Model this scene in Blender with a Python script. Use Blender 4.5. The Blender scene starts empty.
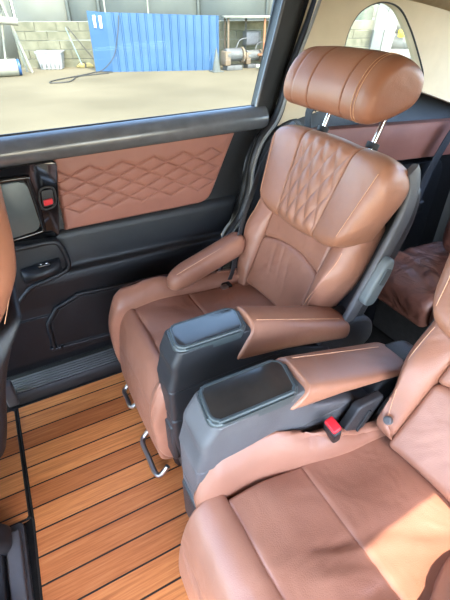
import bpy, bmesh, math, random
from math import sin, cos, pi, radians, sqrt, exp
from mathutils import Vector, Matrix
random.seed(7)
sc = bpy.context.scene
COL = sc.collection
# ---------------------------------------------------------------- camera
F_PX, HOR = 410.0, 5.0
cd = bpy.data.cameras.new('camera'); cam = bpy.data.objects.new('camera', cd); COL.objects.link(cam)
cd.sensor_fit = 'VERTICAL'; cd.sensor_height = 36.0; cd.lens = 36.0 * F_PX / 600.0
cd.clip_start = 0.02; cd.clip_end = 300
PITCH = math.atan((300 - HOR) / F_PX); YAW = radians(28)
cam.location = (0, 0, 1.12); cam.rotation_euler = (pi / 2 - PITCH, 0, -YAW)
sc.camera = cam
# ---------------------------------------------------------------- sky, sun, exposure
w = bpy.data.worlds.new('sky'); sc.world = w; w.use_nodes = True
wn = w.node_tree.nodes; wl = w.node_tree.links
sky = wn.new('ShaderNodeTexSky'); sky.sky_type = 'NISHITA'; sky.sun_disc = False
sky.sun_elevation = radians(48); sky.sun_rotation = radians(200); sky.dust_density = 1.0; sky.air_density = 1.0
bg = wn['Background']; wl.new(sky.outputs[0], bg.inputs[0]); bg.inputs[1].default_value = 0.9
sd = bpy.data.lights.new('sun', 'SUN'); sun = bpy.data.objects.new('sun', sd); COL.objects.link(sun)
sd.energy = 5.0; sd.angle = radians(0.6); sd.color = (1.0, 0.9, 0.75)
SUN_FROM = Vector((0.03, -0.60, 0.80))          # direction towards the sun: behind the camera, over the open door
sun.rotation_euler = SUN_FROM.to_track_quat('Z', 'Y').to_euler(); sun.location = SUN_FROM * 20
vs = sc.view_settings
vs.view_transform = 'Standard'; vs.look = 'None'; vs.gamma = 1.0; vs.use_curve_mapping = False
vs.exposure = 1.38

# ---------------------------------------------------------------- materials
def srgb(r, g, b):
    f = lambda c: (c / 255 / 12.92) if c / 255 <= 0.04045 else ((c / 255 + 0.055) / 1.055) ** 2.4
    return (f(r), f(g), f(b), 1)
def mat(name, c1, c2=None, scale=8, rough=0.5, metal=0.0, bump=0.0, bscale=60, coat=0.0, wrinkle=0.0, wscale=9, detail=4, spec=0.5):
    m = bpy.data.materials.new(name); m.use_nodes = True
    nt = m.node_tree; n = nt.nodes; l = nt.links; p = n['Principled BSDF']
    p.inputs['Roughness'].default_value = rough; p.inputs['Metallic'].default_value = metal
    p.inputs['Specular IOR Level'].default_value = spec
    if coat: p.inputs['Coat Weight'].default_value = coat; p.inputs['Coat Roughness'].default_value = 0.12
    tc = n.new('ShaderNodeTexCoord')
    nz = n.new('ShaderNodeTexNoise'); nz.inputs['Scale'].default_value = scale; nz.inputs['Detail'].default_value = detail
    l.new(tc.outputs['Object'], nz.inputs['Vector'])
    r = n.new('ShaderNodeValToRGB'); r.color_ramp.elements[0].color = c1; r.color_ramp.elements[1].color = c2 or c1
    r.color_ramp.elements[0].position = 0.35; r.color_ramp.elements[1].position = 0.68
    l.new(nz.outputs['Fac'], r.inputs['Fac']); l.new(r.outputs['Color'], p.inputs['Base Color'])
    last = None
    if bump:
        vb = n.new('ShaderNodeTexNoise'); vb.inputs['Scale'].default_value = bscale; vb.inputs['Detail'].default_value = 3
        l.new(tc.outputs['Object'], vb.inputs['Vector'])
        b = n.new('ShaderNodeBump'); b.inputs['Strength'].default_value = bump; b.inputs['Distance'].default_value = 0.002
        l.new(vb.outputs['Fac'], b.inputs['Height']); last = b
    if wrinkle:
        wv = n.new('ShaderNodeTexNoise'); wv.inputs['Scale'].default_value = wscale; wv.inputs['Detail'].default_value = 2; wv.inputs['Distortion'].default_value = 0.8
        l.new(tc.outputs['Object'], wv.inputs['Vector'])
        b2 = n.new('ShaderNodeBump'); b2.inputs['Strength'].default_value = wrinkle; b2.inputs['Distance'].default_value = 0.02
        l.new(wv.outputs['Fac'], b2.inputs['Height'])
        if last: l.new(last.outputs[0], b2.inputs['Normal'])
        last = b2
    if last: l.new(last.outputs[0], p.inputs['Normal'])
    return m
L1, L2 = srgb(152, 104, 81), srgb(166, 116, 92)
M_LEATHER = mat('tan_leather', L1, L2, 6, 0.36, bump=0.25, bscale=500, wrinkle=0.22, wscale=10)
M_SEATLEA = mat('tan_seat_leather', srgb(151, 103, 82), srgb(165, 115, 93), 6, 0.37, bump=0.25, bscale=500, wrinkle=0.35, wscale=9)
M_HEAD = mat('tan_headrest_leather', srgb(154, 101, 76), srgb(166, 111, 85), 6, 0.4, bump=0.25, bscale=500, wrinkle=0.12)
M_DOORLEA = mat('door_leather', srgb(138, 90, 77), srgb(148, 98, 84), 9, 0.5, bump=0.3, bscale=450)
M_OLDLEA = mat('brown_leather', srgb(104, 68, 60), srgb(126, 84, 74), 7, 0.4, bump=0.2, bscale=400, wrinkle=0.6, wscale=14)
M_THREAD = mat('tan_thread', srgb(206, 156, 122), srgb(218, 168, 132), 200, 0.7)
M_DARKTH = mat('dark_seam', srgb(58, 32, 26), srgb(66, 38, 30), 90, 0.7)
M_BLACK = mat('black_trim', srgb(20, 22, 25), srgb(26, 28, 31), 20, 0.48, bump=0.35, bscale=700)
M_BLACK2 = mat('black_lower_trim', srgb(22, 24, 27), srgb(28, 30, 33), 20, 0.42, bump=0.35, bscale=700)
M_DARK = mat('dark_carpet', srgb(26, 26, 28), srgb(36, 36, 38), 60, 0.95, bump=0.6, bscale=500)
M_GLOSS = mat('piano_black', srgb(14, 14, 16), srgb(20, 20, 22), 5, 0.06, coat=0.6)
M_ROLL = mat('grey_belt_trim', srgb(84, 87, 91), srgb(94, 97, 101), 20, 0.24, bump=0.05, bscale=600, spec=0.9)
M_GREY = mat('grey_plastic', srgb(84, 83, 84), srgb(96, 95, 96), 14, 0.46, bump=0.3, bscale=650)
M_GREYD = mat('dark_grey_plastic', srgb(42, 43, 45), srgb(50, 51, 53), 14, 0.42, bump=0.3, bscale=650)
M_RIM = mat('satin_grey_rim', srgb(70, 77, 78), srgb(80, 88, 88), 10, 0.34, metal=0.2)
M_TRAY = mat('glossy_tray', srgb(52, 48, 44), srgb(66, 60, 54), 14, 0.12, coat=0.0, wrinkle=0.012, wscale=40)
M_CHROME = mat('chrome', (0.8, 0.8, 0.82, 1), (0.86, 0.86, 0.88, 1), 10, 0.12, metal=1.0)
M_STEEL = mat('satin_steel', (0.55, 0.55, 0.57, 1), (0.62, 0.62, 0.64, 1), 10, 0.28, metal=1.0)
M_RIBS = mat('scuff_metal', srgb(104, 106, 108), srgb(116, 118, 120), 12, 0.45, metal=0.3)
M_LEVER = mat('light_grey_plastic', srgb(104, 110, 110), srgb(114, 120, 120), 12, 0.5)
M_RED = mat('red_plastic', srgb(205, 30, 42), srgb(214, 40, 50), 10, 0.4)
M_WHITE = mat('white_mark', srgb(232, 232, 232), srgb(238, 238, 238), 10, 0.5)
M_BELT = mat('belt_webbing', srgb(46, 47, 50), srgb(58, 59, 62), 160, 0.75, bump=0.5, bscale=900)
M_BEIGE = mat('beige_trim', srgb(206, 190, 160), srgb(214, 198, 168), 12, 0.7, bump=0.2, bscale=500)
M_HEADL = mat('beige_headliner', srgb(178, 162, 134), srgb(188, 172, 144), 30, 0.9, bump=0.4, bscale=500)
M_RUBBER = mat('rubber_seal', srgb(30, 31, 33), srgb(38, 39, 41), 30, 0.4)
M_SEALLINE = mat('grey_seal_edge', srgb(128, 128, 124), srgb(140, 140, 136), 30, 0.5)
M_EDGE = mat('mat_edging', srgb(30, 28, 26), srgb(40, 37, 34), 90, 0.7)

def glass_mat(name, tint, fac=0.06):
    m = bpy.data.materials.new(name); m.use_nodes = True
    nt = m.node_tree; n = nt.nodes; l = nt.links
    for x in list(n): n.remove(x)
    o = n.new('ShaderNodeOutputMaterial'); t = n.new('ShaderNodeBsdfTransparent'); t.inputs[0].default_value = tint
    g = n.new('ShaderNodeBsdfGlossy'); g.inputs['Roughness'].default_value = 0.02; g.inputs[0].default_value = (0.9, 0.95, 1, 1)
    fr = n.new('ShaderNodeFresnel'); fr.inputs[0].default_value = 1.45
    mm = n.new('ShaderNodeMath'); mm.operation = 'MULTIPLY'; mm.inputs[1].default_value = 0.12
    mx = n.new('ShaderNodeMixShader'); l.new(fr.outputs[0], mm.inputs[0]); l.new(mm.outputs[0], mx.inputs[0])
    l.new(t.outputs[0], mx.inputs[1]); l.new(g.outputs[0], mx.inputs[2]); l.new(mx.outputs[0], o.inputs[0])
    return m
M_GLASS = glass_mat('window_glass', (0.93, 0.95, 0.92, 1))

def wood_mat(name, y0, pitch, x_scale=5.0):
    """planks along X, black caulking lines every `pitch` metres of Y"""
    m = bpy.data.materials.new(name); m.use_nodes = True
    nt = m.node_tree; n = nt.nodes; l = nt.links; p = n['Principled BSDF']
    geo = n.new('ShaderNodeNewGeometry'); sp = n.new('ShaderNodeSeparateXYZ'); l.new(geo.outputs['Position'], sp.inputs[0])
    def M(op, a, b=None):
        k = n.new('ShaderNodeMath'); k.operation = op
        for i, v in enumerate((a, b)):
            if v is None: continue
            if isinstance(v, (int, float)): k.inputs[i].default_value = v
            else: l.new(v, k.inputs[i])
        return k.outputs[0]
    q = M('DIVIDE', M('SUBTRACT', sp.outputs[1], y0), pitch)
    idx = M('FLOOR', q); fr = M('FRACT', q)
    line = M('LESS_THAN', M('MINIMUM', fr, M('SUBTRACT', 1.0, fr)), 0.035)
    wn_ = n.new('ShaderNodeTexWhiteNoise'); wn_.noise_dimensions = '1D'; l.new(idx, wn_.inputs['W'])
    cmb = n.new('ShaderNodeCombineXYZ')
    l.new(M('MULTIPLY', sp.outputs[0], x_scale), cmb.inputs[0]); l.new(M('MULTIPLY', sp.outputs[1], 130.0), cmb.inputs[1]); l.new(M('MULTIPLY', idx, 7.3), cmb.inputs[2])
    nz = n.new('ShaderNodeTexNoise'); nz.inputs['Scale'].default_value = 1.6; nz.inputs['Detail'].default_value = 6; nz.inputs['Roughness'].default_value = 0.65
    l.new(cmb.outputs[0], nz.inputs['Vector'])
    r = n.new('ShaderNodeValToRGB'); e = r.color_ramp.elements
    e[0].position = 0.25; e[0].color = srgb(176, 108, 62); e[1].position = 0.8; e[1].color = srgb(240, 180, 118)
    mid = e.new(0.52); mid.color = srgb(218, 146, 88)
    l.new(nz.outputs['Fac'], r.inputs[0])
    pr = n.new('ShaderNodeValToRGB'); pe = pr.color_ramp.elements
    pe[0].color = (0.70, 0.56, 0.50, 1); pe[1].color = (1.12, 1.05, 0.95, 1)
    l.new(wn_.outputs['Value'], pr.inputs[0])
    mul = n.new('ShaderNodeMix'); mul.data_type = 'RGBA'; mul.blend_type = 'MULTIPLY'; mul.inputs['Factor'].default_value = 1.0
    l.new(r.outputs[0], mul.inputs['A']); l.new(pr.outputs[0], mul.inputs['B'])
    mx = n.new('ShaderNodeMix'); mx.data_type = 'RGBA'; l.new(line, mx.inputs['Factor'])
    l.new(mul.outputs['Result'], mx.inputs['A']); mx.inputs['B'].default_value = srgb(30, 26, 24)
    l.new(mx.outputs['Result'], p.inputs['Base Color']); p.inputs['Roughness'].default_value = 0.42
    b = n.new('ShaderNodeBump'); b.inputs['Strength'].default_value = 0.2; b.inputs['Distance'].default_value = 0.002
    l.new(M('SUBTRACT', nz.outputs['Fac'], M('MULTIPLY', line, 0.8)), b.inputs['Height']); l.new(b.outputs[0], p.inputs['Normal'])
    return m
M_WOOD = wood_mat('wood_deck_planks', 0.688, 0.0685)
M_WOOD2 = wood_mat('wood_deck_planks_front', 0.690, 0.068)

# ---------------------------------------------------------------- mesh helpers
ROOT = {}
def link(name, me, m, parent=None, smooth=True, origin=None):
    o = bpy.data.objects.new(name, me); COL.objects.link(o)
    if m: me.materials.append(m)
    if smooth:
        for p in me.polygons: p.use_smooth = True
    if parent is not None:
        r = ROOT[parent.name]; me.transform(Matrix.Translation(-r)); o.parent = parent; ROOT[o.name] = r
    else:
        if origin is None:
            vs_ = [v.co for v in me.vertices]
            origin = Vector((sum(v.x for v in vs_) / len(vs_), sum(v.y for v in vs_) / len(vs_), min(v.z for v in vs_)))
        origin = Vector(origin); me.transform(Matrix.Translation(-origin)); o.location = origin; ROOT[o.name] = origin
    return o
def finish(bm, name, m, parent=None, smooth=True, flat_angle=None):
    bmesh.ops.remove_doubles(bm, verts=bm.verts, dist=1e-6)
    bmesh.ops.recalc_face_normals(bm, faces=bm.faces)
    if flat_angle is not None:
        for e in bm.edges:
            if len(e.link_faces) == 2 and e.calc_face_angle(0) > flat_angle: e.smooth = False
    me = bpy.data.meshes.new(name); bm.to_mesh(me); bm.free()
    return link(name, me, m, parent, smooth)
def thing(name, loc, label, cat, group=None):
    o = bpy.data.objects.new(name, None); COL.objects.link(o); o.location = loc; o.empty_display_size = 0.1
    ROOT[o.name] = Vector(loc); return tag(o, label, cat, group)
def tag(o, label, cat, group=None, kind=None):
    o['label'] = label; o['category'] = cat
    if group: o['group'] = group
    if kind: o['kind'] = kind
    return o
def struct(o): o['kind'] = 'structure'; return o

def sm(pts, n, closed=True):
    """Catmull-Rom resample of 2D/3D points to n samples, even in arc length"""
    P = [Vector(p) for p in pts]; K = len(P); fine = []
    segs = K if closed else K - 1
    for i in range(segs):
        g = lambda j: P[j % K] if closed else P[max(0, min(K - 1, j))]
        p0, p1, p2, p3 = g(i - 1), g(i), g(i + 1), g(i + 2)
        for k in range(16):
            t = k / 16
            fine.append(0.5 * ((2 * p1) + (-p0 + p2) * t + (2 * p0 - 5 * p1 + 4 * p2 - p3) * t * t + (-p0 + 3 * p1 - 3 * p2 + p3) * t ** 3))
    fine.append(P[0] if closed else P[-1])
    return resamp(fine, n, closed)
def resamp(fine, n, closed=True):
    d = [0.0]
    for a, b in zip(fine, fine[1:]): d.append(d[-1] + (b - a).length)
    T = d[-1]; out = []; j = 0
    for k in range(n):
        s = T * k / (n if closed else n - 1)
        while j < len(d) - 2 and d[j + 1] < s: j += 1
        u = (s - d[j]) / max(1e-9, d[j + 1] - d[j]); out.append(fine[j].lerp(fine[j + 1], min(1, u)))
    return out
def rpoly(pts, rad, n=6):
    """polygon with rounded corners (2D); rad a number or one per corner"""
    out = []; K = len(pts)
    for i in range(K):
        p = Vector(pts[i]); a = Vector(pts[i - 1]); b = Vector(pts[(i + 1) % K]); r = rad[i] if isinstance(rad, (list, tuple)) else rad
        if r <= 0: out.append(p); continue
        d1 = (a - p).normalized(); d2 = (b - p).normalized()
        ang = d1.angle(d2); t = min(r / math.tan(ang / 2), (a - p).length * 0.49, (b - p).length * 0.49)
        s, e = p + d1 * t, p + d2 * t
        for k in range(n + 1):
            u = k / n; out.append((1 - u) ** 2 * s + 2 * u * (1 - u) * p + u * u * e)
    return out
def rrect(p0, p1, q0, q1, r, n=6): return rpoly([(p0, q0), (p1, q0), (p1, q1), (p0, q1)], r, n)
def area(r): return 0.5 * sum(r[i - 1].x * r[i].y - r[i].x * r[i - 1].y for i in range(len(r)))
def inward(ring):
    K = len(ring); sg = 1 if area(ring) > 0 else -1; out = []
    for i in range(K):
        t = (ring[(i + 1) % K] - ring[i - 1]); t.normalize() if t.length > 1e-12 else None
        out.append(Vector((-t.y, t.x)) * sg)
    return out
def loft(name, ring, a0, a1, mapf, m, parent=None, na=24, er=0.012, disp=None, scale_end=False, extra=(), smooth=True, er1=None):
    """closed body: 2D ring (or ring(a)) swept over a in [a0,a1], rounded at both ends; disp(a, pt, outward) -> outward offset"""
    rf = ring if callable(ring) else (lambda a: ring)
    er1 = er if er1 is None else er1
    sgn = 1 if a1 > a0 else -1
    A = []
    ne = 7
    for k in range(ne): A.append(a0 + sgn * er * (1 - cos(pi / 2 * k / ne)))
    for k in range(na + 1): A.append(a0 + sgn * er + (a1 - a0 - sgn * (er + er1)) * k / na)
    for k in range(ne - 1, -1, -1): A.append(a1 - sgn * er1 * (1 - cos(pi / 2 * k / ne)))
    bm = bmesh.new(); rows = []
    for a in A:
        R = [Vector(p) for p in rf(a)]; nin = inward(R)
        e0, e1 = abs(a - a0), abs(a1 - a); ins = 0
        if e0 < er: ins = er - sqrt(max(0, er * er - (er - e0) ** 2))
        elif e1 < er1: ins = er1 - sqrt(max(0, er1 * er1 - (er1 - e1) ** 2))
        if scale_end and ins:
            c = sum(R, Vector((0, 0))) / len(R); sz = scale_end
            R = [c + (p - c) * (1 - ins / sz) for p in R]
        else:
            R = [p + q * ins for p, q in zip(R, nin)]
        if disp: R = [p - q * disp(a, p, -q) for p, q in zip(R, nin)]
        rows.append([bm.verts.new(mapf(a, p.x, p.y)) for p in R])
    K = len(rows[0])
    for r0, r1 in zip(rows, rows[1:]):
        for i in range(K): bm.faces.new((r0[i], r0[(i + 1) % K], r1[(i + 1) % K], r1[i]))
    bm.faces.new(rows[0]); bm.faces.new(rows[-1])
    return finish(bm, name, m, parent, smooth)
def prism(name, poly, mapf, d0, d1, m, parent=None, bev=0.003, holes=None, smooth=True):
    """flat polygon extruded from depth d0 to d1, bevelled"""
    bm = bmesh.new()
    P = [Vector(p) for p in poly]
    a = [bm.verts.new(mapf(p.x, p.y, d0)) for p in P]; b = [bm.verts.new(mapf(p.x, p.y, d1)) for p in P]
    K = len(P)
    fa = bm.faces.new(a); fb = bm.faces.new(b)
    for i in range(K): bm.faces.new((a[i], a[(i + 1) % K], b[(i + 1) % K], b[i]))
    if bev:
        es = [e for e in bm.edges if (e.verts[0] in a) == (e.verts[1] in a)]
        es = [e for e in es if fa in e.link_faces or fb in e.link_faces]
        bmesh.ops.bevel(bm, geom=es, offset=bev, segments=3, profile=0.5, affect='EDGES')
    return finish(bm, name, m, parent, smooth, flat_angle=radians(40))
def plate_hole(name, outer, inner, mapf, d0, d1, m, parent=None):
    """plate with a hole: both loops resampled to the same count and bridged"""
    N = 96
    O = resamp([Vector(p) for p in outer] + [Vector(outer[0])], N); I = resamp([Vector(p) for p in inner] + [Vector(inner[0])], N)
    ci = sum(I, Vector((0, 0))) / N
    # align outer samples by angle about hole centre
    ang = lambda p: math.atan2(p.y - ci.y, p.x - ci.x)
    O2 = []
    for p in I:
        d = (p - ci).normalized(); best = None
        for k in range(len(outer)):
            a, b = Vector(outer[k]), Vector(outer[(k + 1) % len(outer)])
            e = b - a; den = d.x * e.y - d.y * e.x
            if abs(den) < 1e-12: continue
            t = ((a.x - ci.x) * e.y - (a.y - ci.y) * e.x) / den; u = ((a.x - ci.x) * d.y - (a.y - ci.y) * d.x) / den
            if t > 0 and -1e-6 <= u <= 1 + 1e-6 and (best is None or t < best): best = t
        O2.append(ci + d * best)
    # snap nearest samples to the outer corners
    for c in outer:
        c = Vector(c); k = min(range(N), key=lambda i: (O2[i] - c).length); O2[k] = c
    bm = bmesh.new(); L = []
    for loop, d in ((O2, d0), (I, d0), (I, d1), (O2, d1)): L.append([bm.verts.new(mapf(p.x, p.y, d)) for p in loop])
    for q in range(4):
        A_, B_ = L[q], L[(q + 1) % 4]
        for i in range(N): bm.faces.new((A_[i], A_[(i + 1) % N], B_[(i + 1) % N], B_[i]))
    return finish(bm, name, m, parent, True, flat_angle=radians(40))
def tube(name, pts, r, m, parent=None, n=None, closed=False, seg=8, flat=None):
    """round (or flattened strap) sweep along a smoothed path"""
    P = sm(pts, n or max(8, len(pts) * 6), closed) if len(pts) > 2 else [Vector(p) for p in pts]
    bm = bmesh.new(); rows = []; K = len(P); up = None
    for i in range(K):
        t = (P[(i + 1) % K] - P[i - 1]) if closed else (P[min(K - 1, i + 1)] - P[max(0, i - 1)])
        t.normalize()
        if up is None:
            up = Vector((0, 0, 1)) if abs(t.z) < 0.9 else Vector((1, 0, 0))
        if flat is not None and len(flat) > 2: up = Vector(flat[2])
        u = t.cross(up); u.normalize(); v = u.cross(t); up = v if not (flat is not None and len(flat) > 2) else up
        row = []
        for k in range(seg):
            a = 2 * pi * k / seg
            ru, rv = (flat[0], flat[1]) if flat else (r, r)
            c_, s_ = cos(a), sin(a)
            if flat: c_ = math.copysign(abs(c_) ** 0.35, c_); s_ = math.copysign(abs(s_) ** 0.35, s_)
            row.append(bm.verts.new(P[i] + u * (c_ * ru) + v * (s_ * rv)))
        rows.append(row)
    for i in range(K if closed else K - 1):
        a, b = rows[i], rows[(i + 1) % K]
        for k in range(seg): bm.faces.new((a[k], a[(k + 1) % seg], b[(k + 1) % seg], b[k]))
    if not closed: bm.faces.new(rows[0]); bm.faces.new(rows[-1])
    return finish(bm, name, m, parent, True, flat_angle=radians(60))
def box(name, c, s, m, parent=None, bev=0.004, rot=None):
    bm = bmesh.new(); bmesh.ops.create_cube(bm, size=1)
    bmesh.ops.scale(bm, vec=Vector(s), verts=bm.verts)
    if bev: bmesh.ops.bevel(bm, geom=list(bm.edges), offset=min(bev, min(s) * 0.45), segments=3, profile=0.5, affect='EDGES')
    M_ = Matrix.Translation(Vector(c)) @ (rot.to_4x4() if rot else Matrix.Identity(4))
    bm.transform(M_)
    return finish(bm, name, m, parent, True, flat_angle=radians(35))
def multi(name, items, m, parent=None, bev=0.0):
    """several small boxes as one part: (centre, size)"""
    bm = bmesh.new()
    for c, s in items:
        r = bmesh.ops.create_cube(bm, size=1); bmesh.ops.scale(bm, vec=Vector(s), verts=r['verts']); bmesh.ops.translate(bm, vec=Vector(c), verts=r['verts'])
    return finish(bm, name, m, parent, True, flat_angle=radians(35))
XZ = lambda y_sign=1: (lambda x, z, d: Vector((x, d, z)))     # polygon in XZ, depth is Y
XY = lambda x, y, d: Vector((x, y, d))
def lin(xs, ys, x):
    if x <= xs[0]: return ys[0]
    for i in range(len(xs) - 1):
        if x <= xs[i + 1]:
            u = (x - xs[i]) / (xs[i + 1] - xs[i]); u = u * u * (3 - 2 * u); return ys[i] + (ys[i + 1] - ys[i]) * u
    return ys[-1]

# ================================================================ THE CAR BODY (setting)
xz = XZ()
fl = struct(prism('floor', [(-1.0, -0.35), (2.3, -0.35), (2.3, 1.33), (-1.0, 1.33)], XY, -0.06, -0.012, M_DARK, bev=0))
# sill step with ribbed scuff plate
sill = struct(thing('trim_1', (0.2, 1.2, 0.0), '', 'trim')); del sill['label']; del sill['category']
prism('sill_step', [(1.155, -0.012), (1.34, -0.012), (1.34, 0.05), (1.165, 0.045), (1.155, 0.03)], lambda y, z, d: Vector((d, y, z)), -1.0, 1.2, M_BLACK2, sill, bev=0.004)
multi('scuff_ribs', [((0.1, 1.172 + 0.0125 * k, 0.0465), (1.9, 0.007, 0.006)) for k in range(6)], M_RIBS, sill)
box('sill_bracket', (-0.20, 1.165, 0.06), (0.035, 0.035, 0.10), M_GREY, sill, 0.008)
# body side behind the door: pillar + beige quarter trim with the quarter window
outer = [(0.84, 0.79), (1.06, 0.83), (1.27, 0.885), (1.42, 0.868), (1.60, 0.82), (1.95, 0.72), (1.95, 1.30), (0.99, 1.30), (0.955, 1.13)]
qw = sm([(1.075, 0.90), (1.083, 1.0), (1.097, 1.06), (1.135, 1.105), (1.214, 1.128), (1.30, 1.112), (1.372, 1.055), (1.44, 0.98), (1.497, 0.905), (1.495, 0.875), (1.40, 0.868), (1.2, 0.868)], 96)
struct(plate_hole('wall_left', outer, qw, xz, 1.205, 1.25, M_BEIGE))
wq = struct(thing('window_1', (1.28, 1.22, 0.9), '', 'w')); del wq['label']; del wq['category']
prism('pane', [tuple(p) for p in qw], xz, 1.232, 1.236, M_GLASS, wq, bev=0)
tube('window_frame', [(p.x, 1.208, p.y) for p in qw[::3]], 0.0035, M_RUBBER, wq, closed=True, n=120)
prism('wall_rear_quarter', [(0.80, -0.012), (1.95, -0.012), (1.95, 0.74), (1.60, 0.83), (1.42, 0.88), (1.27, 0.895), (1.06, 0.84), (0.845, 0.80), (0.775, 0.75), (0.74, 0.6), (0.70, 0.45), (0.64, 0.3)], xz, 1.24, 1.30, M_BLACK).__setitem__('kind', 'structure')
struct(prism('trim_2', rpoly([(0.90, 0.765), (2.0, 0.705), (2.0, 0.56), (1.0, 0.62), (0.9, 0.63)], 0.03), xz, 1.19, 1.245, M_DOORLEA, bev=0.012))
struct(prism('trim_3', rpoly([(0.86, 0.60), (1.0, 0.60), (1.75, 0.555), (1.75, 0.1), (0.86, 0.1)], 0.04), xz, 1.18, 1.245, M_BLACK2, bev=0.015))
struct(prism('trim_7', [(0.78, 0.76), (0.92, 0.79), (1.04, 1.24), (0.88, 1.24)], xz, 1.252, 1.30, M_BLACK, bev=0))
# weather strip: bulb and pale edge line, following the door opening
seal = [(0.985, 1.21, 1.22), (0.953, 1.205, 1.12), (0.884, 1.205, 0.951), (0.838, 1.20, 0.822), (0.778, 1.20, 0.75), (0.747, 1.20, 0.67), (0.736, 1.20, 0.58), (0.705, 1.20, 0.49), (0.645, 1.20, 0.41), (0.61, 1.20, 0.3), (0.60, 1.20, 0.06)]
struct(tube('trim_4', [(x + 0.012, y + 0.02, z) for x, y, z in seal], 0.018, M_RUBBER, n=90))
struct(tube('trim_5', [(x, y - 0.006, z) for x, y, z in seal], 0.005, M_SEALLINE, n=90))
# pillar cover between weather strip and seat (dark, lower)
struct(prism('trim_6', sm([(0.86, 0.80), (0.94, 0.79), (0.93, 0.6), (0.9, 0.4), (0.86, 0.1), (0.66, 0.1), (0.66, 0.3), (0.70, 0.42), (0.755, 0.55), (0.765, 0.66), (0.80, 0.75)], 60), xz, 1.20, 1.25, M_BLACK, bev=0.012))
# headliner: slopes down at the side and the rear
def roof_z(x, y):
    z = 1.34
    z -= (0.115 + 0.09 * max(0, min(1, (x - 0.86) / 0.2))) * max(0, min(1, (y - 0.72) / 0.49)) ** 2.2
    z -= 0.07 * max(0, min(1, (x - 1.2) / 0.5)) ** 1.3
    z -= 0.10 * max(0, min(1, (-0.1 - y) / 0.3)) ** 2
    return z
bm = bmesh.new(); xs = [-1.0 + 0.1 * i for i in range(31)]; ys = [-0.40 + 0.06 * i for i in range(28)]
g0 = [[bm.verts.new((x, y, roof_z(x, y) + (0.0))) for y in ys] for x in xs]; g1 = [[bm.verts.new((x, y, roof_z(x, y) + 0.04)) for y in ys] for x in xs]
for g in (g0, g1):
    for i in range(len(xs) - 1):
        for j in range(len(ys) - 1): bm.faces.new((g[i][j], g[i + 1][j], g[i + 1][j + 1], g[i][j + 1]))
for i in range(len(xs) - 1):
    for j in (0, len(ys) - 1): bm.faces.new((g0[i][j], g0[i + 1][j], g1[i + 1][j], g1[i][j]))
for j in range(len(ys) - 1):
    for i in (0, len(xs) - 1): bm.faces.new((g0[i][j], g0[i][j + 1], g1[i][j + 1], g1[i][j]))
struct(finish(bm, 'ceiling', M_HEADL))
# near side, out of view: panel with window, added to bound the sun patch
struct(plate_hole('wall_right_sunblock', [(-1.0, -0.3), (0.37, -0.3), (0.37, 1.26), (-1.0, 1.26)], rpoly([(-0.9, 0.56), (0.27, 0.56), (0.27, 0.95), (-0.9, 0.95)], 0.05), xz, -0.345, -0.305, M_BLACK))
struct(prism('sunblock_header', [(0.36, 1.06), (1.95, 1.06), (1.95, 1.26), (0.36, 1.26)], xz, -0.345, -0.305, M_BEIGE, bev=0.01))  # unseen header strip added to end the sun patch and dim the near seat
struct(prism('skyblock_rear', [(1.10, -0.3), (1.95, -0.3), (1.95, 1.02), (1.10, 1.02)], xz, -0.345, -0.305, M_BLACK, bev=0.01))  # unseen panel added to narrow the opening and cut sky light on the near seat
# rear wall of the cabin and the pillar beside the open door the photo is taken through
struct(prism('wall_rear', [(-0.3, -0.01), (1.3, -0.01), (1.3, 0.8), (-0.3, 0.8)], lambda y, z, d: Vector((d, y, z)), 2.0, 2.05, M_BLACK, bev=0))

# ================================================================ SLIDING DOOR
D = thing('sliding_door', (0.2, 1.27, 0.06), 'black sliding car door with quilted brown leather panel below a wide window', 'car door')
# main carcass
prism('door_shell', [(-0.75, 0.06), (0.58, 0.06), (0.60, 0.3), (0.64, 0.41), (0.70, 0.49), (0.728, 0.58), (0.737, 0.67), (0.768, 0.75), (0.826, 0.815), (-0.75, 0.80)], xz, 1.25, 1.30, M_BLACK, D, bev=0.004)
# upper frame of the door: window surround
prism('window_frame', [(0.765, 0.80), (0.826, 0.815), (0.945, 1.165), (0.955, 1.24), (-0.75, 1.24), (-0.75, 1.185), (0.80, 1.185), (0.862, 1.165), (0.774, 0.845)], xz, 1.235, 1.275, M_BLACK, D, bev=0.006)
tube('glass_run', [(0.772, 1.236, 0.85), (0.80, 1.236, 0.95), (0.83, 1.236, 1.05), (0.862, 1.236, 1.165)], 0.006, M_ROLL, D)
prism('window_glass', [(-0.75, 0.80), (0.79, 0.80), (0.88, 1.19), (-0.75, 1.19)], xz, 1.258, 1.262, M_GLASS, D, bev=0)
roll = sm([(1.262, 0.836), (1.248, 0.845), (1.228, 0.838), (1.213, 0.815), (1.213, 0.79), (1.225, 0.775), (1.262, 0.772)], 40)
loft('belt_trim', lambda a: [Vector((p.x, p.y + 0.012 * (a - 0.1))) for p in roll], -0.75, 0.815, lambda a, y, z: Vector((a, y, z)), M_ROLL, D, na=20, er=0.012)
tube('glass_seal', [(-0.75, 1.252, 0.838), (0.1, 1.252, 0.845), (0.78, 1.252, 0.851)], 0.004, M_RUBBER, D)
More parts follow.
